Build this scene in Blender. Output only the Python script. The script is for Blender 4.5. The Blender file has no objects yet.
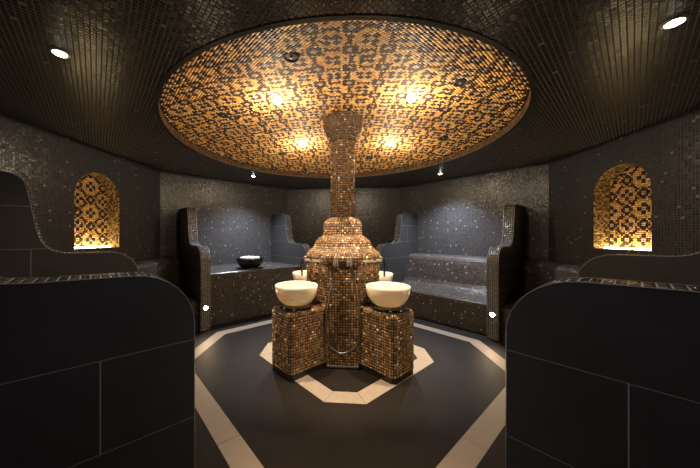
import bpy, bmesh, math, random
import numpy as np
from mathutils import Vector, Matrix

random.seed(7)
rng = np.random.default_rng(11)
S = bpy.context.scene
COL = S.collection
PI = math.pi
Q = math.sqrt(.5)

# ------------------------------------------------------------------ camera
EYE = 1.40
cam_d = bpy.data.cameras.new('camera')
cam = bpy.data.objects.new('camera', cam_d)
COL.objects.link(cam)
cam_d.sensor_fit = 'HORIZONTAL'
cam_d.sensor_width = 36.0
cam_d.lens = 265.3 / 700 * 36.0
cam_d.shift_x = (350 - 320.3) / 700
cam_d.shift_y = (236.6 - 234) / 700
cam_d.clip_start = 0.02
cam.location = (0, 0, EYE)
cam.rotation_euler = (PI / 2, 0, 0.084)
S.camera = cam

# ------------------------------------------------------------------ world, exposure
w = bpy.data.worlds.new('world')
S.world = w
w.use_nodes = True
w.node_tree.nodes['Background'].inputs[0].default_value = (0.02, 0.022, 0.025, 1)
w.node_tree.nodes['Background'].inputs[1].default_value = 1.0
S.view_settings.view_transform = 'Standard'
S.view_settings.look = 'None'
S.view_settings.gamma = 1.0
S.view_settings.use_curve_mapping = False
S.view_settings.exposure = 0.0

# ------------------------------------------------------------------ lamp strengths
DOME_W = 27.0
DOWN_W = 300.0
NEAR_W = 42.0
BACK_W = 330.0
ENTRY_FILL_W = 35.0  # added spot over the entrance, out of view, brightens the near dividers
STEP_W = 8.0
NICHE_E = 46.0
WARM = (1.0, 0.80, 0.56)
COOL = (0.80, 0.88, 1.0)
NEUT = (1.0, 0.82, 0.62)

# ------------------------------------------------------------------ room measures
CX, CY = 0.0, 3.13          # centre of the octagon
AP = 3.24                   # apothem of the walls
CEIL = 2.57
TAN = math.tan(PI / 8)
COLX, COLY = 0.0, 3.27      # the column
DR, DOMX, DOMY = 1.92, -0.075, 3.35
RIM_Z, TOP_Z = 2.65, 2.85


def dome_z(r):
    return RIM_Z + (TOP_Z - RIM_Z) * (1 - (r / DR) ** 2)


# ================================================================== helpers
def props(o, label=None, cat=None, group=None, kind=None):
    if label: o['label'] = label
    if cat: o['category'] = cat
    if group: o['group'] = group
    if kind: o['kind'] = kind
    return o


def empty(name, loc=(0, 0, 0), rz=0.0, parent=None):
    o = bpy.data.objects.new(name, None)
    o.empty_display_size = 0.05
    COL.objects.link(o)
    o.location = loc
    o.rotation_euler = (0, 0, rz)
    o.parent = parent
    return o


def link(name, me, mat=None, parent=None, loc=None, rz=None):
    if mat is not None and not me.materials:
        me.materials.append(mat)
    o = bpy.data.objects.new(name, me)
    COL.objects.link(o)
    o.parent = parent
    if loc is not None: o.location = loc
    if rz is not None: o.rotation_euler = (0, 0, rz)
    return o


def auto_uv(me, rot=0.0):
    """UVs in metres laid out on every face's own plane."""
    if not me.uv_layers:
        me.uv_layers.new(name='UVMap')
    uvl = me.uv_layers.active.data
    c, s = math.cos(rot), math.sin(rot)
    for p in me.polygons:
        n = p.normal
        if abs(n.z) > 0.93:
            for li in p.loop_indices:
                v = me.vertices[me.loops[li].vertex_index].co
                uvl[li].uv = (v.x * c + v.y * s, -v.x * s + v.y * c)
        else:
            t = Vector((-n.y, n.x, 0)).normalized()
            b = n.cross(t)
            for li in p.loop_indices:
                v = me.vertices[me.loops[li].vertex_index].co
                uvl[li].uv = (v.dot(t), v.dot(b))


def mesh_py(name, verts, faces, uv_rot=None, smooth=False):
    me = bpy.data.meshes.new(name)
    me.from_pydata([tuple(v) for v in verts], [], faces)
    me.update()
    if smooth:
        for p in me.polygons: p.use_smooth = True
    if uv_rot is not None:
        auto_uv(me, uv_rot)
    return me


def bm_mesh(name, bm, smooth=False, uv_rot=None, angle=None):
    me = bpy.data.meshes.new(name)
    bmesh.ops.recalc_face_normals(bm, faces=bm.faces)
    bm.to_mesh(me)
    bm.free()
    if smooth:
        for p in me.polygons: p.use_smooth = True
        if angle: me.set_sharp_from_angle(angle=angle)
    if uv_rot is not None:
        auto_uv(me, uv_rot)
    return me


def prism(bm, pts, z0, z1):
    """vertical prism over a 2-D polygon"""
    lo = [bm.verts.new((x, y, z0)) for x, y in pts]
    hi = [bm.verts.new((x, y, z1)) for x, y in pts]
    n = len(pts)
    bm.faces.new(lo[::-1]); bm.faces.new(hi)
    for i in range(n):
        j = (i + 1) % n
        bm.faces.new((lo[i], lo[j], hi[j], hi[i]))


def box(bm, cx, cy, cz, sx, sy, sz, rz=0.0):
    m = Matrix.Translation((cx, cy, cz)) @ Matrix.Rotation(rz, 4, 'Z') @ Matrix.Diagonal((sx, sy, sz, 1))
    bmesh.ops.create_cube(bm, size=1.0, matrix=m)


def lathe(bm, prof, seg=32, center=(0, 0, 0), cap=True):
    rings = []
    cx, cy, cz = center
    for r, z in prof:
        if r < 1e-5:
            rings.append([bm.verts.new((cx, cy, cz + z))])
        else:
            rings.append([bm.verts.new((cx + r * math.cos(2 * PI * k / seg), cy + r * math.sin(2 * PI * k / seg), cz + z)) for k in range(seg)])
    for a, b in zip(rings, rings[1:]):
        for k in range(seg):
            l = (k + 1) % seg
            if len(a) == 1 and len(b) == 1: continue
            if len(a) == 1: bm.faces.new((a[0], b[l], b[k]))
            elif len(b) == 1: bm.faces.new((a[k], a[l], b[0]))
            else: bm.faces.new((a[k], a[l], b[l], b[k]))


def tube(bm, pts, rad, seg=8, cap=True):
    pts = [Vector(p) for p in pts]
    rads = rad if isinstance(rad, (list, tuple)) else [rad] * len(pts)
    rings = []
    up = Vector((0.13, 0.21, 0.97)).normalized()
    prev = None
    for i, p in enumerate(pts):
        d = (pts[min(i + 1, len(pts) - 1)] - pts[max(i - 1, 0)]).normalized()
        if prev is None:
            s = d.cross(up)
            if s.length < 1e-3: s = d.cross(Vector((1, 0, 0)))
        else:
            s = prev - d * prev.dot(d)
        s.normalize(); prev = s
        t = d.cross(s)
        rings.append([bm.verts.new(p + (s * math.cos(2 * PI * k / seg) + t * math.sin(2 * PI * k / seg)) * rads[i]) for k in range(seg)])
    for a, b in zip(rings, rings[1:]):
        for k in range(seg):
            l = (k + 1) % seg
            bm.faces.new((a[k], a[l], b[l], b[k]))
    if cap:
        bm.faces.new(rings[0][::-1]); bm.faces.new(rings[-1])


def smooth_path(pts, n=6):
    """Catmull-Rom through the points"""
    P = [Vector(p) for p in pts]
    P = [P[0] * 2 - P[1]] + P + [P[-1] * 2 - P[-2]]
    out = []
    for i in range(1, len(P) - 2):
        for k in range(n):
            t = k / n
            a, b, c, d = P[i - 1:i + 3]
            out.append(0.5 * ((2 * b) + (c - a) * t + (2 * a - 5 * b + 4 * c - d) * t * t + (3 * b - a - 3 * c + d) * t ** 3))
    out.append(P[-2])
    return out


def tiles_mesh(name, quads, cols, gap=0.0022, h=0.003, tilt=0.03, sink=0.001):
    """One mesh of little tiles: quads (N,4,3) counter-clockwise seen from outside, cols (N,3)."""
    q = np.asarray(quads, dtype=np.float64)
    n = len(q)
    cen = q.mean(axis=1, keepdims=True)
    e1 = q[:, 1] - q[:, 0]; e2 = q[:, 3] - q[:, 0]
    nor = np.cross(q[:, 2] - q[:, 0], q[:, 3] - q[:, 1])
    nor /= np.linalg.norm(nor, axis=1, keepdims=True) + 1e-12
    half = (np.minimum(np.linalg.norm(e1, axis=1), np.linalg.norm(e2, axis=1)) / 2)[:, None, None]
    k = np.clip(1 - (gap / 2) / half, 0.2, 1)
    base = cen + (q - cen) * k
    k2 = np.clip(1 - (gap / 2 + 0.0010) / half, 0.15, 1)
    rel = (q - cen) * k2
    t1 = e1 / (np.linalg.norm(e1, axis=1, keepdims=True) + 1e-12)
    t2 = np.cross(nor, t1)
    a = rng.normal(0, tilt, (n, 1)); b = rng.normal(0, tilt, (n, 1))
    off = np.einsum('nij,nj->ni', rel, t1) * a + np.einsum('nij,nj->ni', rel, t2) * b
    top = cen + rel + nor[:, None, :] * (h + off[:, :, None])
    base = base - nor[:, None, :] * sink
    verts = np.concatenate([base, top], axis=1).reshape(-1, 3)
    i0 = (np.arange(n) * 8)[:, None]
    pat = np.array([[4, 5, 6, 7], [0, 1, 5, 4], [1, 2, 6, 5], [2, 3, 7, 6], [3, 0, 4, 7]])
    faces = (i0[:, :, None] + pat[None]).reshape(-1, 4)
    me = bpy.data.meshes.new(name)
    nf = len(faces)
    me.vertices.add(len(verts)); me.vertices.foreach_set('co', verts.astype(np.float32).ravel())
    me.loops.add(nf * 4); me.loops.foreach_set('vertex_index', faces.astype(np.int32).ravel())
    me.polygons.add(nf)
    me.polygons.foreach_set('loop_start', (np.arange(nf) * 4).astype(np.int32))
    me.update(calc_edges=True)
    at = me.attributes.new('tile_col', 'FLOAT_COLOR', 'FACE')
    c = np.ones((n, 5, 4), np.float32)
    c[:, :, :3] = np.asarray(cols)[:, None, :]
    at.data.foreach_set('color', c.ravel())
    me.validate()
    return me


def pick(palette, weights, n, var=0.18):
    """random colours from a palette with value variation"""
    pal = np.array(palette); wt = np.array(weights, float); wt /= wt.sum()
    c = pal[rng.choice(len(pal), size=n, p=wt)]
    return np.clip(c * np.exp(rng.normal(0, var, (n, 1))), 0, 1)


# ================================================================== materials
def new_mat(name):
    m = bpy.data.materials.new(name)
    m.use_nodes = True
    nt = m.node_tree
    return m, nt, nt.nodes['Principled BSDF']


def plain(name, col, rough=0.5, metal=0.0, noise=0.0, nscale=20.0, bump=0.0, spec=0.5, emit=None, estr=0.0):
    m, nt, b = new_mat(name)
    b.inputs['Base Color'].default_value = (*col, 1)
    b.inputs['Roughness'].default_value = rough
    b.inputs['Metallic'].default_value = metal
    b.inputs['Specular IOR Level'].default_value = spec
    if noise > 0:
        tc = nt.nodes.new('ShaderNodeTexCoord')
        nz = nt.nodes.new('ShaderNodeTexNoise')
        nz.inputs['Scale'].default_value = nscale
        nz.inputs['Detail'].default_value = 6
        nt.links.new(tc.outputs['Object'], nz.inputs['Vector'])
        mx = nt.nodes.new('ShaderNodeMix'); mx.data_type = 'RGBA'
        mx.inputs['A'].default_value = (*[x * (1 - noise) for x in col], 1)
        mx.inputs['B'].default_value = (*[min(1, x * (1 + noise)) for x in col], 1)
        nt.links.new(nz.outputs['Fac'], mx.inputs['Factor'])
        nt.links.new(mx.outputs['Result'], b.inputs['Base Color'])
        if bump > 0:
            bp = nt.nodes.new('ShaderNodeBump')
            bp.inputs['Strength'].default_value = bump
            bp.inputs['Distance'].default_value = 0.004
            nt.links.new(nz.outputs['Fac'], bp.inputs['Height'])
            nt.links.new(bp.outputs['Normal'], b.inputs['Normal'])
    if emit:
        b.inputs['Emission Color'].default_value = (*emit, 1)
        b.inputs['Emission Strength'].default_value = estr
    return m


def tile_mat(name, rough=0.22, metal=0.0, coat=0.0, spec=0.5):
    """glaze for tiles that are geometry: colour comes from the tile itself"""
    m, nt, b = new_mat(name)
    at = nt.nodes.new('ShaderNodeAttribute'); at.attribute_name = 'tile_col'
    nt.links.new(at.outputs['Color'], b.inputs['Base Color'])
    b.inputs['Roughness'].default_value = rough
    b.inputs['Metallic'].default_value = metal
    b.inputs['Coat Weight'].default_value = coat
    b.inputs['Specular IOR Level'].default_value = spec
    return m


def mosaic_mat(name, ca, cb, grout, pitch=0.027, gw=0.07, rough=0.25, tilt=0.10, spark=0.03, spark_col=(0.6, 0.55, 0.5), spec=0.5):
    """small square mosaic on UVs in metres: per-tile colour, per-tile tilt, recessed joints, a few paler tiles painted as glints"""
    m, nt, b = new_mat(name)
    N, L = nt.nodes.new, nt.links.new
    uv = N('ShaderNodeUVMap')
    sc = N('ShaderNodeVectorMath'); sc.operation = 'SCALE'; sc.inputs['Scale'].default_value = 1 / pitch
    L(uv.outputs['UV'], sc.inputs[0])
    fl = N('ShaderNodeVectorMath'); fl.operation = 'FLOOR'; L(sc.outputs[0], fl.inputs[0])
    fr = N('ShaderNodeVectorMath'); fr.operation = 'FRACTION'; L(sc.outputs[0], fr.inputs[0])
    wn = N('ShaderNodeTexWhiteNoise'); wn.noise_dimensions = '3D'; L(fl.outputs[0], wn.inputs['Vector'])
    sub = N('ShaderNodeVectorMath'); sub.operation = 'SUBTRACT'; L(fr.outputs[0], sub.inputs[0]); sub.inputs[1].default_value = (.5, .5, 0)
    ab = N('ShaderNodeVectorMath'); ab.operation = 'ABSOLUTE'; L(sub.outputs[0], ab.inputs[0])
    sp = N('ShaderNodeSeparateXYZ'); L(ab.outputs[0], sp.inputs[0])
    mxm = N('ShaderNodeMath'); mxm.operation = 'MAXIMUM'; L(sp.outputs['X'], mxm.inputs[0]); L(sp.outputs['Y'], mxm.inputs[1])
    mr = N('ShaderNodeMapRange'); mr.interpolation_type = 'SMOOTHSTEP'
    L(mxm.outputs[0], mr.inputs['Value'])
    mr.inputs['From Min'].default_value = .5 - gw * 1.35; mr.inputs['From Max'].default_value = .5 - gw * .65
    # colours
    c1 = N('ShaderNodeMix'); c1.data_type = 'RGBA'
    c1.inputs['A'].default_value = (*ca, 1); c1.inputs['B'].default_value = (*cb, 1)
    L(wn.outputs['Value'], c1.inputs['Factor'])
    sepc = N('ShaderNodeSeparateColor'); L(wn.outputs['Color'], sepc.inputs['Color'])
    gt = N('ShaderNodeMath'); gt.operation = 'GREATER_THAN'; L(sepc.outputs['Blue'], gt.inputs[0]); gt.inputs[1].default_value = 1 - spark
    c2 = N('ShaderNodeMix'); c2.data_type = 'RGBA'
    L(gt.outputs[0], c2.inputs['Factor']); L(c1.outputs['Result'], c2.inputs['A']); c2.inputs['B'].default_value = (*spark_col, 1)  # glints put into the base colour of random tiles
    c3 = N('ShaderNodeMix'); c3.data_type = 'RGBA'
    L(mr.outputs['Result'], c3.inputs['Factor']); L(c2.outputs['Result'], c3.inputs['A']); c3.inputs['B'].default_value = (*grout, 1)
    L(c3.outputs['Result'], b.inputs['Base Color'])
    # roughness
    r1 = N('ShaderNodeMapRange'); L(mr.outputs['Result'], r1.inputs['Value'])
    r1.inputs['To Min'].default_value = rough; r1.inputs['To Max'].default_value = 0.8
    L(r1.outputs['Result'], b.inputs['Roughness'])
    # tilt
    ct = N('ShaderNodeVectorMath'); ct.operation = 'SUBTRACT'; L(wn.outputs['Color'], ct.inputs[0]); ct.inputs[1].default_value = (.5, .5, .5)
    cs = N('ShaderNodeVectorMath'); cs.operation = 'SCALE'; cs.inputs['Scale'].default_value = tilt; L(ct.outputs[0], cs.inputs[0])
    ge = N('ShaderNodeNewGeometry')
    ad = N('ShaderNodeVectorMath'); ad.operation = 'ADD'; L(ge.outputs['Normal'], ad.inputs[0]); L(cs.outputs[0], ad.inputs[1])
    no = N('ShaderNodeVectorMath'); no.operation = 'NORMALIZE'; L(ad.outputs[0], no.inputs[0])
    inv = N('ShaderNodeMath'); inv.operation = 'SUBTRACT'; inv.inputs[0].default_value = 1; L(mr.outputs['Result'], inv.inputs[1])
    bp = N('ShaderNodeBump'); bp.inputs['Strength'].default_value = 0.35; bp.inputs['Distance'].default_value = 0.0015
    L(inv.outputs[0], bp.inputs['Height']); L(no.outputs[0], bp.inputs['Normal'])
    L(bp.outputs['Normal'], b.inputs['Normal'])
    b.inputs['Specular IOR Level'].default_value = spec
    return m


def emit_mat(name, col, strength):
    m = bpy.data.materials.new(name); m.use_nodes = True
    nt = m.node_tree; nt.nodes.clear()
    e = nt.nodes.new('ShaderNodeEmission'); o = nt.nodes.new('ShaderNodeOutputMaterial')
    e.inputs['Color'].default_value = (*col, 1); e.inputs['Strength'].default_value = strength
    nt.links.new(e.outputs[0], o.inputs[0])
    return m


M = {}
M['wall'] = mosaic_mat('dark_wall_mosaic', (.021, .020, .022), (.047, .046, .051), (.10, .097, .10), pitch=.027, gw=.075, rough=.28, tilt=.09, spark=.014, spark_col=(.20, .19, .19))
M['ceil'] = mosaic_mat('dark_ceiling_mosaic', (.010, .0085, .008), (.024, .020, .018), (.17, .15, .135), pitch=.027, gw=.085, rough=.27, tilt=.07, spark=.006, spark_col=(.30, .25, .20))
M['bench'] = mosaic_mat('dark_bench_mosaic', (.030, .026, .024), (.065, .055, .050), (.075, .068, .062), pitch=.027, gw=.07, rough=.24, tilt=.15, spark=.02, spark_col=(.26, .22, .19))
M['floor'] = plain('dark_slate_floor', (.0115, .0078, .0058), rough=.55, noise=.40, nscale=5, bump=.25, spec=.2)
M['slate'] = plain('dark_slate_panel', (.036, .034, .035), rough=.50, noise=.30, nscale=9, bump=.18)
M['grout'] = plain('pale_grout', (.30, .29, .29), rough=.8)
M['trim'] = plain('grey_edge_trim', (.28, .28, .29), rough=.35, metal=.5)
M['beige'] = plain('beige_limestone', (.31, .25, .195), rough=.5, noise=.14, nscale=14, bump=.1)
M['gold'] = tile_mat('gold_glass_tile', rough=.42, metal=.0, coat=.0, spec=.2)
M['bronze'] = tile_mat('bronze_glass_tile', rough=.24, metal=.25, coat=.2)
M['captile'] = tile_mat('dark_cap_tile', rough=.22, coat=.2)
M['bronze_grout'] = plain('dark_bronze_grout', (.030, .020, .013), rough=.8)
M['dome_grout'] = plain('dark_dome_grout', (.055, .034, .018), rough=.8)
M['black'] = plain('black_granite', (.010, .010, .011), rough=.15, noise=.3, nscale=60)
M['blackbowl'] = plain('black_glazed_ceramic', (.008, .008, .009), rough=.22)
M['stone_white'] = plain('white_pebble', (.72, .70, .68), rough=.5, noise=.1, nscale=40)
M['chrome'] = plain('bright_chrome', (.66, .60, .52), rough=.30, metal=.8)
M['hose'] = plain('steel_hose', (.20, .18, .165), rough=.28, metal=1.0)
M['plinth'] = plain('dark_plinth', (.014, .012, .011), rough=.3)
M['speaker'] = plain('dark_speaker_grille', (.030, .027, .025), rough=.6)
M['lamp_trim'] = plain('brushed_lamp_ring', (.35, .32, .28), rough=.35, metal=.9)
M['lamp_warm'] = emit_mat('warm_lamp_glass', (1.0, .74, .36), 28)
M['lamp_near'] = emit_mat('neutral_lamp_glass', (1.0, .90, .76), 60)
M['lamp_cool'] = emit_mat('cool_lamp_glass', (.90, .95, 1.0), 40)
M['lamp_step'] = emit_mat('step_lamp_glass', (1.0, .80, .52), 60)
M['led'] = emit_mat('yellow_led', (1.0, .80, .42), NICHE_E)


def alabaster():
    m, nt, b = new_mat('veined_alabaster')
    N, L = nt.nodes.new, nt.links.new
    tc = N('ShaderNodeTexCoord')
    mp = N('ShaderNodeMapping'); mp.inputs['Scale'].default_value = (1, 1, 2.6); L(tc.outputs['Object'], mp.inputs['Vector'])
    nz = N('ShaderNodeTexNoise'); nz.inputs['Scale'].default_value = 4.5; nz.inputs['Detail'].default_value = 5; nz.inputs['Distortion'].default_value = 1.4
    L(mp.outputs[0], nz.inputs['Vector'])
    rp = N('ShaderNodeValToRGB')
    rp.color_ramp.elements[0].position = .34; rp.color_ramp.elements[0].color = (.86, .56, .40, 1)
    rp.color_ramp.elements[1].position = .62; rp.color_ramp.elements[1].color = (.96, .93, .88, 1)
    e = rp.color_ramp.elements.new(.46); e.color = (.94, .85, .73, 1)
    L(nz.outputs['Fac'], rp.inputs['Fac']); L(rp.outputs['Color'], b.inputs['Base Color'])
    b.inputs['Roughness'].default_value = .25
    b.inputs['Subsurface Weight'].default_value = .2
    b.inputs['Subsurface Radius'].default_value = (.05, .03, .018)
    b.inputs['Subsurface Scale'].default_value = 1.0
    return m


M['alabaster'] = alabaster()

# ================================================================== floor
def octagon(ap, cx=CX, cy=CY):
    R = ap / math.cos(PI / 8)
    return [(cx + R * math.cos(PI / 8 + k * PI / 4), cy + R * math.sin(PI / 8 + k * PI / 4)) for k in range(8)]


bm = bmesh.new()
prism(bm, octagon(AP + .25), -.12, 0.0)
floor = props(link('floor', bm_mesh('floor', bm, uv_rot=0), M['floor']), kind='structure')


def chamf(cx, cy, s, d):
    a = d - s
    return [(cx - a, cy - s), (cx + a, cy - s), (cx + s, cy - a), (cx + s, cy + a), (cx + a, cy + s), (cx - a, cy + s), (cx - s, cy + a), (cx - s, cy - a)]


def border(inner, outer, splits, name):
    for k in range(8):
        a0, a1 = Vector(inner[k]), Vector(inner[(k + 1) % 8])
        b0, b1 = Vector(outer[k]), Vector(outer[(k + 1) % 8])
        ln = (a1 - a0).length
        ts = [0.0] + [t for t in splits.get(k, []) if 0 < t < ln] + [ln]
        d = (a1 - a0).normalized()
        g = .0015
        for t0, t1 in zip(ts, ts[1:]):
            p0, p1 = a0 + d * (t0 + g), a0 + d * (t1 - g)
            q0 = b0 + d * g if t0 == 0 else b0 + d * ((a0 - b0).dot(d) + t0 + g)
            q1 = b1 - d * g if t1 == ln else b0 + d * ((a0 - b0).dot(d) + t1 - g)
            bmm = bmesh.new()
            prism(bmm, [tuple(q0), tuple(q1), tuple(p1), tuple(p0)], -.01, .002)
            link(name, bm_mesh(name, bmm), M['beige'], floor)


# outer border of beige stone and the small one around the fountain
OI = chamf(0, 3.227, 1.68, 2.13); OO = chamf(0, 3.227, 1.68 + .156, 2.13 + .156 * 1.414)
L_ = 1.74
border(OI, OO, {1: [.535, 1.228], 3: [.58, 1.18], 5: [.58, 1.18], 7: [L_ - 1.08, L_ - .39]}, 'border_tile')
border(chamf(.02, 3.234, .996 - .162, 1.173 - .162 * 1.414), chamf(.02, 3.234, .996, 1.173), {1: [.50], 3: [.50], 5: [.50], 7: [.50]}, 'border_tile')

# ================================================================== walls
def wall_slab(name, k):
    """k-th side of the octagon, outward angle k*45 degrees; local x along the wall, local -y into the room"""
    ang = k * PI / 4
    hw = AP * TAN
    bm = bmesh.new()
    out = .25
    prism(bm, [(-hw, 0), (hw, 0), (hw + out * TAN, out), (-hw - out * TAN, out)], 0, CEIL)
    o = link(name, bm_mesh(name, bm, uv_rot=0), M['wall'], loc=(CX + AP * math.cos(ang), CY + AP * math.sin(ang), 0), rz=ang - PI / 2)
    return props(o, kind='structure')


NW, NZ0, NZS, ND = .325, 1.25, 1.92, .19     # niche half width, sill, spring line, depth


def arch_pts(n=14):
    return [(NW * math.cos(PI * i / n), NZS + NW * math.sin(PI * i / n)) for i in range(n + 1)]   # from +x to -x


def niche_wall(name, k, cen):
    """side wall with an arched niche; local x along the wall, y into the wall"""
    ang = k * PI / 4
    hw = AP * TAN
    out = .25
    V, F = [], []

    def v(x, y, z):
        V.append((x, y, z)); return len(V) - 1

    def f(*p): F.append([v(*c) for c in p])
    x0, x1 = cen - NW, cen + NW
    f((-hw, 0, 0), (x0, 0, 0), (x0, 0, CEIL), (-hw, 0, CEIL))
    f((x1, 0, 0), (hw, 0, 0), (hw, 0, CEIL), (x1, 0, CEIL))
    f((x0, 0, 0), (x1, 0, 0), (x1, 0, NZ0), (x0, 0, NZ0))
    A = [(cen + x, z) for x, z in arch_pts()]
    for (ax, az), (bx, bz) in zip(A, A[1:]):
        f((bx, 0, bz), (ax, 0, az), (ax, 0, CEIL), (bx, 0, CEIL))
    # niche pocket
    loop = [(x1, NZ0)] + A + [(x0, NZ0)]
    for (ax, az), (bx, bz) in zip(loop, loop[1:]):
        f((ax, 0, az), (bx, 0, bz), (bx, ND, bz), (ax, ND, az))
    f((x0, 0, NZ0), (x1, 0, NZ0), (x1, ND, NZ0), (x0, ND, NZ0))
    F.append([v(x, ND, z) for x, z in loop][::-1])
    # outer shell
    h2 = hw + out * TAN
    f((h2, out, 0), (-h2, out, 0), (-h2, out, CEIL), (h2, out, CEIL))
    f((-hw, 0, CEIL), (hw, 0, CEIL), (h2, out, CEIL), (-h2, out, CEIL))
    f((-hw, 0, 0), (-h2, out, 0), (h2, out, 0), (hw, 0, 0))
    f((-hw, 0, 0), (-hw, 0, CEIL), (-h2, out, CEIL), (-h2, out, 0))
    f((hw, 0, 0), (h2, out, 0), (h2, out, CEIL), (hw, 0, CEIL))
    me = mesh_py(name, V, F, uv_rot=0)
    o = link(name, me, M['wall'], loc=(CX + AP * math.cos(ang), CY + AP * math.sin(ang), 0), rz=ang - PI / 2)
    props(o, kind='structure')
    # patterned tiles on the back of the niche
    p = .0225
    quads, cols = [], []
    nx = int(NW / p) + 1
    for j in range(int((NZS + NW - NZ0) / p) + 1):
        for i in range(-nx, nx):
            xa, xb, za, zb = i * p, (i + 1) * p, NZ0 + j * p, NZ0 + (j + 1) * p
            xm, zm = (xa + xb) / 2, (za + zb) / 2
            if abs(xm) > NW - p * .4: continue
            if zm > NZS and math.hypot(xm, zm - NZS) > NW - p * .35: continue
            quads.append([(cen + xa, ND, za), (cen + xb, ND, za), (cen + xb, ND, zb), (cen + xa, ND, zb)])
            cols.append(pattern_colour(i + 5, j + 3))
    props(link('niche_pattern', tiles_mesh('niche_pattern', quads, np.clip(np.array(cols) * .95, 0, .95), gap=.003), M['gold'], o), kind='stuff')
    # plain gold tiles on the reveal
    quads = []
    L = [(x1, NZ0), (x1, NZS)] + A[1:-1] + [(x0, NZS), (x0, NZ0)]
    for (ax, az), (bx, bz) in zip(L, L[1:]):
        ln = math.hypot(bx - ax, bz - az)
        n = max(1, round(ln / p)); m = round(ND / p)
        for i in range(n):
            for j in range(m):
                t0, t1 = i / n, (i + 1) / n
                pa = (ax + (bx - ax) * t0, az + (bz - az) * t0); pb = (ax + (bx - ax) * t1, az + (bz - az) * t1)
                y0, y1 = ND * j / m, ND * (j + 1) / m
                quads.append([(pa[0], y1, pa[1]), (pa[0], y0, pa[1]), (pb[0], y0, pb[1]), (pb[0], y1, pb[1])])
    c = pick([(.40, .25, .09), (.22, .12, .045), (.55, .37, .16), (.08, .05, .03)], [4, 3, 2, 2], len(quads))
    props(link('niche_reveal', tiles_mesh('niche_reveal', quads, c), M['gold'], o), kind='stuff')
    # light strip along the foot of the niche
    bm = bmesh.new(); box(bm, cen, ND - .055, NZ0 + .008, NW * 2 - .03, .03, .014)
    link('niche_light_strip', bm_mesh('led', bm), M['led'], o)
    return o


# 16 x 16 repeat of the gold pattern, given as one quadrant (mirrored both ways)
PAT = ['LDDLGDDL',
       'DGGGDGDD',
       'DGGGDDGD',
       'LGGDDGGG',
       'GDDDGGGG',
       'DGDGGGGD',
       'DDGGGGGD',
       'LDDGGDDL']
GOLD = [(.80, .45, .13), (.68, .35, .09), (.88, .56, .20), (.76, .44, .20)]
DARK = [(.036, .017, .010), (.070, .024, .012), (.020, .014, .011), (.085, .036, .016)]
PALE = [(.52, .40, .28), (.46, .36, .33), (.60, .44, .26)]


def pattern_colour(i, j, dark=.03):
    a, b = i % 16, j % 16
    a = a if a < 8 else 15 - a
    b = b if b < 8 else 15 - b
    ch = PAT[b][a]
    if random.random() < dark: ch = 'D'
    c = random.choice({'G': GOLD, 'D': DARK, 'L': PALE}[ch])
    s = math.exp(random.gauss(0, .16))
    return (min(1, c[0] * s), min(1, c[1] * s), min(1, c[2] * s))


wall_right = niche_wall('wall_right', 0, -(3.40 - CY))
wall_left = niche_wall('wall_left', 4, 3.28 - CY)
wall_slab('wall_back_right', 1)
wall_slab('wall_back', 2)
wall_slab('wall_back_left', 3)
wall_slab('wall_front_left', 5)
wall_slab('wall_front', 6)
wall_slab('wall_front_right', 7)

# ================================================================== ceiling with its shallow dome
oct_out = octagon(AP + .25)
NSEG = 96
V, F = [], []
ring = []
for k in range(NSEG):
    a = 2 * PI * k / NSEG
    ring.append((DOMX + DR * math.cos(a), DOMY + DR * math.sin(a)))


def ray_oct(a):
    """distance from the dome centre to the outer octagon in direction a"""
    dx, dy = math.cos(a), math.sin(a)
    best = 1e9
    for k in range(8):
        n = (math.cos(k * PI / 4), math.sin(k * PI / 4))
        den = dx * n[0] + dy * n[1]
        if den > 1e-6:
            best = min(best, (AP + .25 - ((DOMX - CX) * n[0] + (DOMY - CY) * n[1])) / den)
    return best


angs = sorted([2 * PI * k / NSEG for k in range(NSEG)] + [math.atan2(y - DOMY, x - DOMX) % (2 * PI) for x, y in oct_out])
n = len(angs)
for a in angs:
    V.append((DOMX + DR * math.cos(a), DOMY + DR * math.sin(a), CEIL))
for a in angs:
    d = ray_oct(a); V.append((DOMX + d * math.cos(a), DOMY + d * math.sin(a), CEIL))
for a in angs:
    V.append((DOMX + DR * math.cos(a), DOMY + DR * math.sin(a), TOP_Z + .1))
for a in angs:
    d = ray_oct(a); V.append((DOMX + d * math.cos(a), DOMY + d * math.sin(a), TOP_Z + .1))
for i in range(n):
    j = (i + 1) % n
    F.append((i, j, n + j, n + i))                       # underside
    F.append((n + i, n + j, 3 * n + j, 3 * n + i))       # outer edge
    F.append((2 * n + i, 3 * n + i, 3 * n + j, 2 * n + j))
F.append(tuple(range(2 * n, 3 * n)))
ceiling = props(link('ceiling', mesh_py('ceiling', V, F, uv_rot=PI / 4), M['ceil']), kind='structure')

# dome shell
bm = bmesh.new()
prof = [(DR, CEIL), (DR, RIM_Z)] + [(DR * (1 - t / 14), dome_z(DR * (1 - t / 14))) for t in range(1, 15)]
lathe(bm, [(r, z) for r, z in prof], seg=96, center=(DOMX, DOMY, 0))
me = bm_mesh('dome_shell', bm)
me.flip_normals()
link('dome_shell', me, M['dome_grout'], ceiling)

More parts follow.
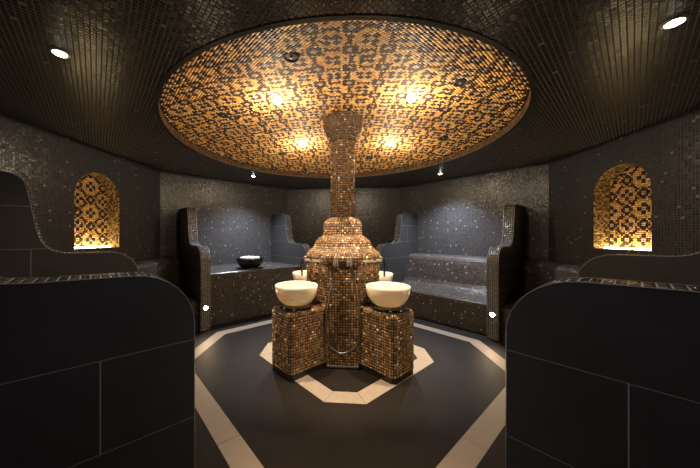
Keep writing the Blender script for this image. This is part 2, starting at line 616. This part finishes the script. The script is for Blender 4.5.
# dome tiles: grid at 45 degrees to the axis of the room
p = .0232
quads, cols = [], []
nn = int(DR / p) + 2
cst = Q
lamp_xy = [(-.65, 2.62), (.67, 2.66), (-.59, 3.93), (.70, 3.95)]
spk = [(-106, 1.38), (-41, 1.35), (17.5, 1.42), (71, 1.40), (134, 1.40), (198, 1.39)]
spk_xy = [(COLX + r * math.cos(math.radians(a)), COLY + r * math.sin(math.radians(a))) for a, r in spk]
for j in range(-nn, nn):
    for i in range(-nn, nn):
        um, vm = (i + .5) * p, (j + .5) * p
        r2 = um * um + vm * vm
        if r2 > (DR - p * .6) ** 2: continue
        xm, ym = DOMX + (um - vm) * cst, DOMY + (um + vm) * cst
        if any((xm - a) ** 2 + (ym - b) ** 2 < .05 ** 2 for a, b in lamp_xy): continue
        if any((xm - a) ** 2 + (ym - b) ** 2 < .062 ** 2 for a, b in spk_xy): continue
        if (xm - COLX) ** 2 + (ym - COLY) ** 2 < .2 ** 2: continue
        qd = []
        for (u, vv) in ((i * p, j * p), (i * p, (j + 1) * p), ((i + 1) * p, (j + 1) * p), ((i + 1) * p, j * p)):
            qd.append((DOMX + (u - vv) * cst, DOMY + (u + vv) * cst, dome_z(math.hypot(u, vv)) - .0005))
        quads.append(qd)
        cols.append(pattern_colour(i, j, .10))
props(link('dome_mosaic', tiles_mesh('dome_mosaic', quads, cols, tilt=.05, gap=.0042), M['gold'], ceiling), kind='stuff')
# rim tiles
quads = []
nr = int(2 * PI * DR / p)
for k in range(nr):
    a0, a1 = 2 * PI * k / nr, 2 * PI * (k + 1) / nr
    for j in range(3):
        z0 = CEIL + (RIM_Z - CEIL) * j / 3; z1 = CEIL + (RIM_Z - CEIL) * (j + 1) / 3
        A_ = (DOMX + DR * math.cos(a0), DOMY + DR * math.sin(a0)); B_ = (DOMX + DR * math.cos(a1), DOMY + DR * math.sin(a1))
        quads.append([(*B_, z0), (*A_, z0), (*A_, z1), (*B_, z1)])
c = pick([(.085, .042, .017), (.05, .025, .012), (.14, .075, .03)], [3, 3, 2], len(quads))
props(link('dome_rim_mosaic', tiles_mesh('dome_rim_mosaic', quads, c), M['gold'], ceiling), kind='stuff')
# thin ring of edging around the dome
bm = bmesh.new()
lathe(bm, [(DR - .002, CEIL + .01), (DR - .002, CEIL - .006), (DR + .030, CEIL - .006), (DR + .030, CEIL + .001)], seg=96, center=(DOMX, DOMY, 0))
link('dome_edging', bm_mesh('dome_edging', bm), plain('dark_edging', (.030, .024, .018), rough=.4), ceiling)

# ================================================================== partitions
PLEN = AP - 1.90 - .006


def part_outline():
    pts = [(0, 0), (0, 1.04)]
    for i in range(1, 9):
        t = i / 8 * PI / 2
        pts.append((.21 * (1 - math.cos(t)), 1.04 + .216 * math.sin(t)))
    pts.append((.40, 1.258))
    b0, b1, b2, b3 = (.46, 1.258), (.66, 1.262), (.665, 1.36), (.70, 1.58)
    for i in range(0, 11):
        t = i / 10
        pts.append(tuple((1 - t) ** 3 * a + 3 * t * (1 - t) ** 2 * b + 3 * t * t * (1 - t) * c + t ** 3 * d for a, b, c, d in zip(b0, b1, b2, b3)))
    pts.append((.722, 1.72))
    for i in range(0, 7):
        t = i / 6 * PI / 2
        pts.append((.735 + .13 * (1 - math.cos(t)), 1.79 + .11 * math.sin(t)))
    pts += [(PLEN, 1.905), (PLEN, 0)]
    return pts


OUT = part_outline()
PT = .068


def clip_rect(poly, x0, x1, z0, z1):
    def cl(pl, ins, inter):
        out = []
        for i in range(len(pl)):
            a, b = pl[i - 1], pl[i]
            if ins(b):
                if not ins(a): out.append(inter(a, b))
                out.append(b)
            elif ins(a): out.append(inter(a, b))
        return out

    def ix(c): return lambda a, b: (c, a[1] + (b[1] - a[1]) * (c - a[0]) / (b[0] - a[0]))
    def iz(c): return lambda a, b: (a[0] + (b[0] - a[0]) * (c - a[1]) / (b[1] - a[1]), c)
    pl = cl(poly, lambda p_: p_[0] >= x0, ix(x0))
    if pl: pl = cl(pl, lambda p_: p_[0] <= x1, ix(x1))
    if pl: pl = cl(pl, lambda p_: p_[1] >= z0, iz(z0))
    if pl: pl = cl(pl, lambda p_: p_[1] <= z1, iz(z1))
    return pl


def area(pl):
    return abs(sum(a[0] * b[1] - a[1] * b[0] for a, b in zip(pl, pl[1:] + pl[:1]))) / 2


def slab_xz(bm, pl, y0, y1):
    clean = []
    for q_ in pl:
        if not clean or math.hypot(q_[0] - clean[-1][0], q_[1] - clean[-1][1]) > 1e-5: clean.append(q_)
    if math.hypot(clean[0][0] - clean[-1][0], clean[0][1] - clean[-1][1]) < 1e-5: clean.pop()
    a = [bm.verts.new((x, y0, z)) for x, z in clean]
    b = [bm.verts.new((x, y1, z)) for x, z in clean]
    m_ = len(clean)
    bm.faces.new(a); bm.faces.new(b[::-1])
    for i in range(m_):
        j = (i + 1) % m_
        bm.faces.new((a[j], a[i], b[i], b[j]))


rows = [(0.0, .335, [.71, 1.31]), (.335, .655, [.71, 1.31]), (.655, .975, [.30, .90]), (.975, 1.30, [.71]), (1.30, 1.64, [.95]), (1.64, 1.99, [])]
panel_meshes = []
for z0, z1, js in rows:
    xs = [-.01] + js + [PLEN + .01]
    for x0, x1 in zip(xs, xs[1:]):
        g = .0019
        pl = clip_rect(OUT[:], x0 + g, x1 - g, z0 + g, z1 - g)
        if not pl or area(pl) < .002: continue
        for s in (-1, 1):
            bm = bmesh.new(); slab_xz(bm, pl, s * (PT - .007), s * PT)
            me = bm_mesh('panel', bm); me.materials.append(M['slate']); panel_meshes.append(me)
# core
bm = bmesh.new(); slab_xz(bm, OUT, -(PT - .0012), PT - .0012)
core_me = bm_mesh('core', bm); core_me.materials.append(M['grout'])
# mosaic capping along the end and the top
pth = [Vector((x, 0, z)) for x, z in OUT[:-1]]
cum = [0]
for a, b in zip(pth, pth[1:]): cum.append(cum[-1] + (b - a).length)


def at_len(s_):
    for i in range(len(cum) - 1):
        if s_ <= cum[i + 1] + 1e-9:
            t = (s_ - cum[i]) / max(1e-9, cum[i + 1] - cum[i])
            return pth[i].lerp(pth[i + 1], t)
    return pth[-1]


nt_ = int(cum[-1] / .027)
quads = []
for k in range(nt_):
    a, b = at_len(cum[-1] * k / nt_), at_len(cum[-1] * (k + 1) / nt_)
    for j in range(5):
        y0 = -PT + .004 + (2 * PT - .008) * j / 5; y1 = -PT + .004 + (2 * PT - .008) * (j + 1) / 5
        quads.append([(a.x, y1, a.z), (a.x, y0, a.z), (b.x, y0, b.z), (b.x, y1, b.z)])
c = pick([(.034, .031, .029), (.055, .046, .040), (.022, .020, .019), (.10, .075, .055)], [4, 3, 3, 1], len(quads))
cap_me = tiles_mesh('mosaic_capping', quads, c, gap=.0032, h=.002, tilt=.05); cap_me.materials.append(M['captile'])
trim_mes = []
for s in (-1, 1):
    bm = bmesh.new()
    tube(bm, [p_ + Vector((0, s * (PT - .0005), 0)) for p_ in pth], .0024, seg=5)
    me = bm_mesh('edge_trim', bm); me.materials.append(M['trim']); trim_mes.append(me)

ENDS = [  # end position relative to the centre, outward direction, label
    ((-2.03, .66), (-1, 1), 'slate divider between the black bowl bench and the niche bench'),
    ((-.66, 2.03), (-1, 1), 'slate divider behind the fountain, at the far end of the black bowl bench'),
    ((.66, 2.03), (1, 1), 'slate divider behind the fountain, at the far end of the two-level lounger'),
    ((2.03, .66), (1, 1), 'slate divider between the two-level lounger beyond the fountain and the niche bench'),
    ((-2.03, -.66), (-1, -1), 'slate divider with S-curved top just below the niche, black bowl side'),
    ((-.66, -2.03), (-1, -1), 'big-panelled slate divider flanking the entrance, on the black bowl side of the room'),
    ((2.03, -.66), (1, -1), 'slate divider with S-curved top just below the niche, lounger side'),
    ((.66, -2.03), (1, -1), 'big-panelled slate divider flanking the entrance, on the lounger side of the room'),
]
for (ex, ey), (dx, dy), lab in ENDS:
    t = empty('bench_divider', (CX + ex, CY + ey, 0), math.atan2(dy, dx))
    props(t, lab, 'divider', 'curved partitions at the bench ends')
    link('core', core_me, None, t)
    for me in panel_meshes: link('panel', me, None, t)
    props(link('mosaic_capping', cap_me, None, t), kind='stuff')
    for me in trim_mes: link('edge_trim', me, None, t)

# ================================================================== benches
def bench_mesh(name, prof, half):
    """prof: (distance from room centre, height) from front foot to wall; half(d): half width there"""
    prof = [(min(d, AP - .004), z) for d, z in prof] + [(AP - .004, 0.0)]
    n_ = len(prof)
    V = [(-half(d), d, z) for d, z in prof] + [(half(d), d, z) for d, z in prof]
    F = [(i, i + n_, (i + 1) % n_ + n_, (i + 1) % n_) for i in range(n_)]
    F += [tuple(range(n_)), tuple(range(2 * n_ - 1, n_ - 1, -1))]
    return mesh_py(name, V, F, uv_rot=0)


def rounded(d0):
    k = d0 - 2.07
    return [(2.07 + k, 0), (2.07 + k, .39), (2.078 + k, .418), (2.095 + k, .434), (2.125 + k, .442), (2.30 + k, .445), (2.62, .465), (2.70, .478), (2.745, .505),
            (2.775, .56), (2.86, .90), (2.875, .955), (2.90, .995), (2.935, 1.02), (2.98, 1.032), (AP, 1.035)]


HB = .97 - PT - .003
lounger_me = bench_mesh('lounger', rounded(2.07), lambda d: HB)
slab_me = bench_mesh('slab', [(2.07, 0), (2.07, .795), (2.075, .81), (2.09, .82), (AP, .822)], lambda d: HB)
OFF = PT * 1.4142 + .006
side_me = bench_mesh('side_bench', rounded(2.16), lambda d: min(.66 + (d - 2.03) - OFF, AP * 1.4142 - d - .005))


def place_bench(name, me, deg, label, cat='bench', group=None):
    o = link(name, me, M['bench'], loc=(CX, CY, 0), rz=math.radians(deg) - PI / 2)
    props(o, label, cat, group)
    return o


place_bench('slab_bench', slab_me, 135, 'high flat mosaic slab bench with the black bowl of stones on it')
place_bench('lounger_bench', lounger_me, 45, 'two-level dark mosaic lounger bench beyond the fountain, lit by a cool ceiling spot')
place_bench('lounger_bench', lounger_me, 225, 'dark mosaic lounger bench hidden behind the entrance divider, black bowl side')
place_bench('lounger_bench', lounger_me, 315, 'dark mosaic lounger bench hidden behind the entrance divider, lounger side')
place_bench('niche_bench', side_me, 180, 'dark mosaic bench under the arched niche, beside the black bowl bench')
place_bench('niche_bench', side_me, 0, 'dark mosaic bench under the arched niche, across the room from the black bowl')

# ================================================================== fountain column
fc = empty('mosaic_fountain', (COLX, COLY, 0))
props(fc, 'bronze mosaic fountain column rising from the four basin pedestals to the gold dome', 'fountain')
OCT8 = [PI / 8 + k * PI / 4 for k in range(8)]


def oct_tiles(prof, pitch, skip=None):
    """tiles over an octagonal tower; prof: (apothem, z) from bottom to top"""
    quads = []
    for (a0, z0), (a1, z1) in zip(prof, prof[1:]):
        ln = math.hypot(a1 - a0, z1 - z0)
        nrow = max(1, round(ln / pitch))
        nc = max(1, round((a0 + a1) * TAN / pitch))
        for k in range(8):
            ang = k * PI / 4
            nx, ny = math.cos(ang), math.sin(ang); tx, ty = -ny, nx
            for j in range(nrow):
                f0, f1 = j / nrow, (j + 1) / nrow
                A0, A1 = a0 + (a1 - a0) * f0, a0 + (a1 - a0) * f1
                Z0, Z1 = z0 + (z1 - z0) * f0, z0 + (z1 - z0) * f1
                if skip and skip(k, (Z0 + Z1) / 2): continue
                for i in range(nc):
                    s0, s1 = -1 + 2 * i / nc, -1 + 2 * (i + 1) / nc

                    def P_(A, s, z): return (nx * A + tx * A * TAN * s, ny * A + ty * A * TAN * s, z)
                    quads.append([P_(A0, s0, Z0), P_(A0, s1, Z0), P_(A1, s1, Z1), P_(A1, s0, Z1)])
    return quads


def oct_core(bm, prof, shrink=.0006):
    rings = [[bm.verts.new(((a - shrink) / math.cos(PI / 8) * math.cos(t), (a - shrink) / math.cos(PI / 8) * math.sin(t), z)) for t in OCT8] for a, z in prof]
    for A_, B_ in zip(rings, rings[1:]):
        for k in range(8):
            l = (k + 1) % 8
            bm.faces.new((A_[k], A_[l], B_[l], B_[k]))
    bm.faces.new(rings[0][::-1]); bm.faces.new(rings[-1])


BRZ = [(.30, .175, .080), (.23, .130, .058), (.37, .23, .115), (.15, .080, .036), (.80, .62, .40)]
BRW = [4, 4, 2, 2.5, .35]


def tower(name, prof, pitch=.028, skip=None, tilt=.06, shade_mul=1.0):
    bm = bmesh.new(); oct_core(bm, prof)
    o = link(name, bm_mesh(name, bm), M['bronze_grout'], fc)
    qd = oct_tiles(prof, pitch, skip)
    props(link('mosaic_tiles', tiles_mesh('mosaic_tiles', qd, pick(BRZ, BRW, len(qd)) * shade_mul, gap=.0062, h=.0026, tilt=tilt), M['bronze'], o), kind='stuff')
    return o


PED = lambda k, z: k % 2 == 1 and z < .66
tower('lower_body', [(.42, 0.0), (.42, 1.10), (.432, 1.12), (.436, 1.155)], skip=PED)
tower('base_tiers', [(.436, 1.155), (.430, 1.19), (.405, 1.225), (.36, 1.262), (.335, 1.29), (.328, 1.315), (.318, 1.345), (.285, 1.38), (.245, 1.405), (.229, 1.425), (.226, 1.54), (.215, 1.575), (.18, 1.61), (.148, 1.635)])
tower('shaft', [(.144, 1.635), (.144, 2.55)], shade_mul=.8)  # same tile palette, darkened to put shade into the upper column
tower('capital', [(.150, 2.55), (.165, 2.565), (.230, 2.70), (.232, 2.835)], shade_mul=.5)  # same tile again, its shade under the dome put into the colour

# four pedestals on the diagonals
PW, PO0, PO1 = .185, .40, .895
def ped_outline(g=0.0, ch=.035):
    return [(PO0, -PW - g), (PO1 + g - ch, -PW - g), (PO1 + g, -PW - g + ch), (PO1 + g, PW + g - ch), (PO1 + g - ch, PW + g), (PO0, PW + g)]


def wall_tiles(poly, z0, z1, pitch, inward=0.0, closed=False):
    quads = []
    nrow = max(1, round((z1 - z0) / pitch))
    for (ax, ay), (bx, by) in zip(poly, poly[1:]):
        n_ = max(1, round(math.hypot(bx - ax, by - ay) / pitch))
        for i in range(n_):
            p0 = (ax + (bx - ax) * i / n_, ay + (by - ay) * i / n_); p1 = (ax + (bx - ax) * (i + 1) / n_, ay + (by - ay) * (i + 1) / n_)
            for j in range(nrow):
                za, zb = z0 + (z1 - z0) * j / nrow, z0 + (z1 - z0) * (j + 1) / nrow
                quads.append([(*p0, za), (*p1, za), (*p1, zb), (*p0, zb)])
    return quads


PZ0, PZ1, PZT = .055, .635, .655
bm = bmesh.new(); prism(bm, ped_outline(-.0006), PZ0, PZ1); ped_core = bm_mesh('pedestal', bm); ped_core.materials.append(M['bronze_grout'])
qd = wall_tiles(ped_outline(), PZ0, PZ1, .029)
# bevelled top edge
o0, o1 = ped_outline(), ped_outline(-.022, .03)
for (a, b, c_, d) in [(o0[i], o0[i + 1], o1[i + 1], o1[i]) for i in range(5)]:
    n_ = max(1, round(math.hypot(b[0] - a[0], b[1] - a[1]) / .029))
    for i in range(n_):
        L0, L1 = i / n_, (i + 1) / n_
        lp = lambda p_, q_, t: (p_[0] + (q_[0] - p_[0]) * t, p_[1] + (q_[1] - p_[1]) * t)
        qd.append([(*lp(a, b, L0), PZ1), (*lp(a, b, L1), PZ1), (*lp(d, c_, L1), PZT), (*lp(d, c_, L0), PZT)])
# flat top
for i in range(16):
    for j in range(12):
        x0, x1 = PO0 + (PO1 - .022 - PO0) * i / 16, PO0 + (PO1 - .022 - PO0) * (i + 1) / 16
        y0, y1 = -(PW - .022) + 2 * (PW - .022) * j / 12, -(PW - .022) + 2 * (PW - .022) * (j + 1) / 12
        if i == 15 and j in (0, 11): continue
        qd.append([(x0, y0, PZT), (x1, y0, PZT), (x1, y1, PZT), (x0, y1, PZT)])
ped_tiles = tiles_mesh('mosaic_tiles', qd, pick(BRZ, BRW, len(qd)), gap=.0062, h=.0026, tilt=.06); ped_tiles.materials.append(M['bronze'])
bm = bmesh.new(); prism(bm, ped_outline(-.022, .03), PZ1, PZT); ped_top = bm_mesh('top_bed', bm); ped_top.materials.append(M['bronze_grout'])
bm = bmesh.new(); prism(bm, ped_outline(-.004), 0, PZ0); ped_pl = bm_mesh('plinth', bm); ped_pl.materials.append(M['plinth'])
bm = bmesh.new(); lathe(bm, [(0, 0), (.172, 0), (.178, .006), (.178, .020), (.170, .026), (0, .026)], seg=40, center=(.69, 0, PZT + .004)); plate_me = bm_mesh('stand_plate', bm, smooth=True, angle=.6); plate_me.materials.append(M['black'])


def bowl_prof(R, H, th, base):
    out = [(0, 0), (base, 0)]
    for i in range(1, 11):
        t = i / 10
        out.append((base + (R - base) * math.sin(t * PI / 2) ** .85, H * (1 - math.cos(t * PI / 2)) ** .95))
    out += [(R - th * .3, H + th * .25), (R - th, H)]
    for i in range(9, -1, -1):
        t = i / 10
        r = base + (R - base) * math.sin(t * PI / 2) ** .85 - th
        out.append((max(r, 0.0), max(H * (1 - math.cos(t * PI / 2)) ** .95, th)))
    out.append((0, th))
    return out


bm = bmesh.new(); lathe(bm, bowl_prof(.225, .205, .016, .075), seg=48); bowl_me = bm_mesh('basin', bm, smooth=True)
bowl_me.materials.append(M['alabaster'])

# wall tap: bridge bar, two cross handles, spout
bm = bmesh.new(); tube(bm, [(.475, -.105, 0), (.475, .105, 0)], .014, seg=10)
for s in (-1, 1): tube(bm, [(.422, s * .07, 0), (.475, s * .07, 0)], .012, seg=8); tube(bm, [(.424, s * .07, 0), (.430, s * .07, 0)], .026, seg=14)
tap_bar = bm_mesh('bridge_bar', bm, smooth=True, angle=.6); tap_bar.materials.append(M['chrome'])
bm = bmesh.new(); tube(bm, smooth_path([(.475, 0, 0), (.52, 0, .035), (.565, 0, .045), (.605, 0, .020), (.618, 0, -.05), (.618, 0, -.155)]), .0115, seg=10)
tap_spout = bm_mesh('spout', bm, smooth=True, angle=.6); tap_spout.materials.append(M['hose'])
handle_mes = []
for s in (-1, 1):
    bm = bmesh.new(); y = s * .105
    tube(bm, [(.475, y, 0), (.475, y + s * .03, 0)], .010, seg=8)
    for ax in ((.034, 0, 0), (0, 0, .034)):
        cpt = Vector((.475, y + s * .028, 0)); tube(bm, [cpt - Vector(ax), cpt, cpt + Vector(ax)], [.0075, .006, .0075], seg=8)
    me = bm_mesh('cross_handle', bm, smooth=True, angle=.6); me.materials.append(M['chrome']); handle_mes.append(me)

basin_lab = {225: 'veined alabaster basin bowl on the entrance-facing pedestal nearer the black bowl',
             315: 'veined alabaster basin bowl on the entrance-facing pedestal nearer the two-level lounger',
             45: 'veined alabaster basin bowl half hidden behind the fountain column, lounger side',
             135: 'veined alabaster basin bowl half hidden behind the fountain column, black bowl side'}
for deg in (45, 135, 225, 315):
    a = math.radians(deg)
    sh = -.03 if deg in (45, 315) else 0.0
    pd = link('pedestal', ped_core, None, fc, loc=(sh * math.cos(a), sh * math.sin(a), 0), rz=a)
    props(link('mosaic_tiles', ped_tiles, None, pd), kind='stuff')
    link('top_bed', ped_top, None, pd)
    link('plinth', ped_pl, None, pd)
    link('stand_plate', plate_me, None, pd)
    tp = link('mixer_tap', tap_bar, None, fc, loc=(0, 0, 1.135), rz=a)
    link('spout', tap_spout, None, tp)
    for me in handle_mes: link('cross_handle', me, None, tp)
    b = link('basin', bowl_me, None, loc=(COLX + (.69 + sh) * math.cos(a), COLY + (.69 + sh) * math.sin(a), PZT + .031), rz=a * 1.7)
    props(b, basin_lab[deg], 'basin', 'alabaster basins on the fountain')

# shower hose looped on the face towards the entrance
bm = bmesh.new()
hp = [(-.085, -.462, 1.10), (-.105, -.466, .95), (-.165, -.462, .62), (-.178, -.460, .40), (-.125, -.462, .235), (-.005, -.465, .165), (.135, -.462, .25), (.185, -.460, .43), (.165, -.462, .70), (.115, -.466, .97), (.085, -.462, 1.10)]
path = smooth_path(hp, 14)
rad = [.0125 + (.0018 if i % 2 else 0) for i in range(len(path))]
tube(bm, path, [r_ * 1.1 for r_ in rad], seg=8)
hose = link('shower_hose', bm_mesh('shower_hose', bm, smooth=True), M['hose'], fc)
for s in (-1, 1):
    bm = bmesh.new()
    lathe(bm, [(0, 0), (.024, 0), (.024, .008), (.012, .012), (.012, .05), (0, .05)], seg=16)
    bmesh.ops.rotate(bm, verts=bm.verts, cent=(0, 0, 0), matrix=Matrix.Rotation(PI / 2, 3, 'X'))
    bmesh.ops.translate(bm, verts=bm.verts, vec=(s * .085, -.421, 1.135))
    tube(bm, [(s * .085, -.462, 1.165), (s * .085, -.462, 1.08)], .015, seg=10)
    tube(bm, [(s * .055, -.470, 1.175), (s * .055, -.470, 1.09)], .009, seg=8)
    tube(bm, [(s * .085, -.466, 1.14), (s * .050, -.470, 1.14)], .007, seg=8)
    link('hose_outlet', bm_mesh('hose_outlet', bm, smooth=True, angle=.6), M['chrome'], fc)
bm = bmesh.new(); box(bm, 0, -.428, .012, .34, .008, .016)
link('floor_trim', bm_mesh('floor_trim', bm), M['trim'], fc)

# ================================================================== black bowl with stones
bx, by, bz = -1.70, 4.76, .822
bm = bmesh.new(); lathe(bm, bowl_prof(.245, .165, .012, .10), seg=48)
bb = link('stone_bowl', bm_mesh('stone_bowl', bm, smooth=True), M['blackbowl'], loc=(bx, by, bz + .0155))
props(bb, 'wide black glazed bowl on the high mosaic slab bench', 'bowl')
bm = bmesh.new(); lathe(bm, [(0, 0), (.215, 0), (.222, .005), (.218, .014), (0, .014)], seg=40)
sa = link('bowl_tray', bm_mesh('bowl_tray', bm), M['blackbowl'], loc=(bx, by, bz + .0005))
props(sa, 'flat black round tray under the black bowl on the slab bench', 'tray')


def pebble(r, sd):
    rr = random.Random(sd)
    bm = bmesh.new(); bmesh.ops.create_icosphere(bm, subdivisions=2, radius=r)
    for v in bm.verts:
        v.co = Vector((v.co.x * 1.15, v.co.y * .95, v.co.z * .72)) * (1 + .10 * math.sin(7 * v.co.x / r + sd) * math.cos(5 * v.co.y / r))
    return bm_mesh('pebble', bm, smooth=True)


pm = [pebble(.031, k) for k in range(3)]
for m_ in pm: m_.materials.append(M['stone_white'])
spots = [(0, 0, .178)] + [(.076 * math.cos(k * PI / 3 + .2), .076 * math.sin(k * PI / 3 + .2), .176) for k in range(6)] + [(.152 * math.cos(k * PI / 6), .152 * math.sin(k * PI / 6), .172) for k in range(12)]
for k, (x, y, z) in enumerate(spots):
    o = link('pebble', pm[k % 3], None, loc=(bx + x, by + y, bz + .0155 + z + random.uniform(0, .006)), rz=k * 1.3)
    props(o, 'white rounded stone heaped in the black bowl', 'stone', 'white stones in the black bowl')
# gravel bed that carries the stones
bm = bmesh.new(); lathe(bm, [(0, .0), (.15, .0), (.200, .090), (0, .100)], seg=32)
o = link('gravel_fill', bm_mesh('gravel_fill', bm, smooth=True), M['stone_white'], bb, loc=(0, 0, .05))

# ================================================================== lamps
def light(name, kind, loc, col, power, parent=None, size=.03, spot=None, blend=.6, rot=(0, 0, 0)):
    d = bpy.data.lights.new(name, kind)
    d.color = col; d.energy = power
    d.shadow_soft_size = size
    if kind == 'SPOT':
        d.spot_size = spot; d.spot_blend = blend
    o = bpy.data.objects.new(name, d); COL.objects.link(o)
    o.location = loc; o.rotation_euler = rot; o.parent = parent
    return o


# dome lamps
bm = bmesh.new(); lathe(bm, [(.030, .006), (.030, -.010), (.044, -.008), (.047, .006)], seg=28); dring = bm_mesh('lamp_ring', bm); dring.materials.append(M['lamp_trim'])
bm = bmesh.new(); lathe(bm, [(.030, -.004), (.040, -.022), (.040, -.045), (.028, -.066), (.012, -.075), (0, -.077)], seg=24); dglass = bm_mesh('lamp_glass', bm, smooth=True); dglass.materials.append(M['lamp_warm'])
dl = ['entrance side, nearer the black bowl', 'entrance side, nearer the lounger', 'beyond the capital, nearer the black bowl', 'beyond the capital, nearer the lounger']
for (x, y), lb in zip(lamp_xy, dl):
    z = dome_z(math.hypot(x - DOMX, y - DOMY)) - .004
    t = empty('dome_lamp', (x, y, z))
    props(t, 'warm glowing lamp in the gold dome, ' + lb, 'lamp', 'lamps in the gold dome')
    link('lamp_ring', dring, None, t); link('lamp_glass', dglass, None, t)
    aim = (Vector((COLX + (x - COLX) * .55, COLY + (y - COLY) * .55, .8)) - Vector((x, y, z))).to_track_quat('-Z', 'Y').to_euler()
    light('lamp_light', 'POINT', (0, 0, -.21), WARM, DOME_W, t, size=.03)
    light('lamp_beam', 'SPOT', (0, 0, -.10), (1.0, .80, .56), DOWN_W, t, size=.03, spot=math.radians(50), blend=.5, rot=aim)
# speakers in the dome
bm = bmesh.new(); lathe(bm, [(.060, .006), (.060, -.006), (.052, -.009), (.048, -.003), (0, -.005)], seg=28); spm = bm_mesh('ceiling_speaker', bm); spm.materials.append(M['speaker'])
bm = bmesh.new(); lathe(bm, [(0, -.010), (.010, -.009), (.012, -.004)], seg=12); spd = bm_mesh('speaker_cap', bm, smooth=True); spd.materials.append(M['lamp_trim'])
spk_lab = ['above the entrance, black bowl side', 'above the entrance-side lounger', 'above the niche bench, lounger side', 'beyond the capital, lounger side', 'beyond the capital, black bowl side', 'above the niche bench, black bowl side']
for (x, y), sl in zip(spk_xy, spk_lab):
    z = dome_z(math.hypot(x - DOMX, y - DOMY)) - .004
    t = link('ceiling_speaker', spm, None, loc=(x, y, z))
    props(t, 'small round dark grille in the gold dome, ' + sl, 'speaker', 'round grilles in the dome')
    link('speaker_cap', spd, None, t)

# ceiling spots over the four diagonal bays, plus an added fill spot at the entrance
bm = bmesh.new(); lathe(bm, [(.036, .004), (.036, -.008), (.050, -.006), (.054, .002)], seg=28); sring = bm_mesh('lamp_ring', bm); sring.materials.append(M['lamp_trim'])
cspots = [((-1.79, 1.54), 'lamp_near', NEUT, NEAR_W, 'bright warm ceiling spot above the entrance-side bench, black bowl side'),
          ((1.80, 1.60), 'lamp_near', NEUT, NEAR_W, 'bright warm ceiling spot above the entrance-side bench, lounger side'),
          ((-1.72, 5.00), 'lamp_cool', COOL, BACK_W, 'cool white ceiling spot above the black bowl bench'),
          ((.0, .62), 'lamp_near', (.95, .95, 1.0), ENTRY_FILL_W, 'added fill spot above the entrance, brightening the two big slate dividers'),  # added fill light, unseen from the camera
          ((1.80, 5.08), 'lamp_cool', COOL, BACK_W, 'cool white ceiling spot above the two-level lounger beyond the fountain')]
for (x, y), mk, colr, pw, lb in cspots:
    t = empty('ceiling_spot', (x, y, CEIL - .001))
    props(t, lb, 'spotlight', 'spots around the dome')
    link('lamp_ring', sring, None, t)
    bm = bmesh.new(); lathe(bm, [(.036, -.003), (.030, -.010), (.015, -.014), (0, -.015)], seg=24)
    link('lamp_glass', bm_mesh('lamp_glass', bm, smooth=True), M[mk], t)
    light('lamp_light', 'SPOT', (0, 0, -.03), colr, pw, t, size=.03, spot=math.radians(116 if mk == 'lamp_cool' else 104), blend=1.0)

# step lights low on the ends of the partitions
bm = bmesh.new(); lathe(bm, [(.030, 0), (.030, .006), (.040, .005), (.043, 0)], seg=24); tring = bm_mesh('lamp_ring', bm); tring.materials.append(M['lamp_trim'])
bm = bmesh.new(); lathe(bm, [(.030, .002), (.020, .010), (0, .013)], seg=20); tglass = bm_mesh('lamp_glass', bm, smooth=True); tglass.materials.append(M['lamp_step'])
step_lab = ['between the niche bench and the black bowl bench', 'on the divider behind the fountain, black bowl side', 'on the divider behind the fountain, lounger side', 'between the niche bench and the two-level lounger',
            'on the divider below the niche, black bowl side', 'on the entrance divider, black bowl side', 'on the divider below the niche, lounger side', 'on the entrance divider, lounger side']
for ((ex, ey), (dx, dy), lab), sl in zip(ENDS, step_lab):
    ux, uy = dx * Q, dy * Q
    t = empty('step_light', (CX + ex - ux * .0035, CY + ey - uy * .0035, .34))
    t.rotation_euler = Vector((-ux, -uy, 0)).to_track_quat('Z', 'Y').to_euler()
    props(t, 'small round step light low ' + sl, 'step light', 'step lights on the divider ends')
    link('lamp_ring', tring, None, t); link('lamp_glass', tglass, None, t)
    light('lamp_light', 'SPOT', (0, 0, .03), (1.0, .70, .40), STEP_W, t, size=.02, spot=math.radians(150), blend=.8, rot=(PI, 0, 0))
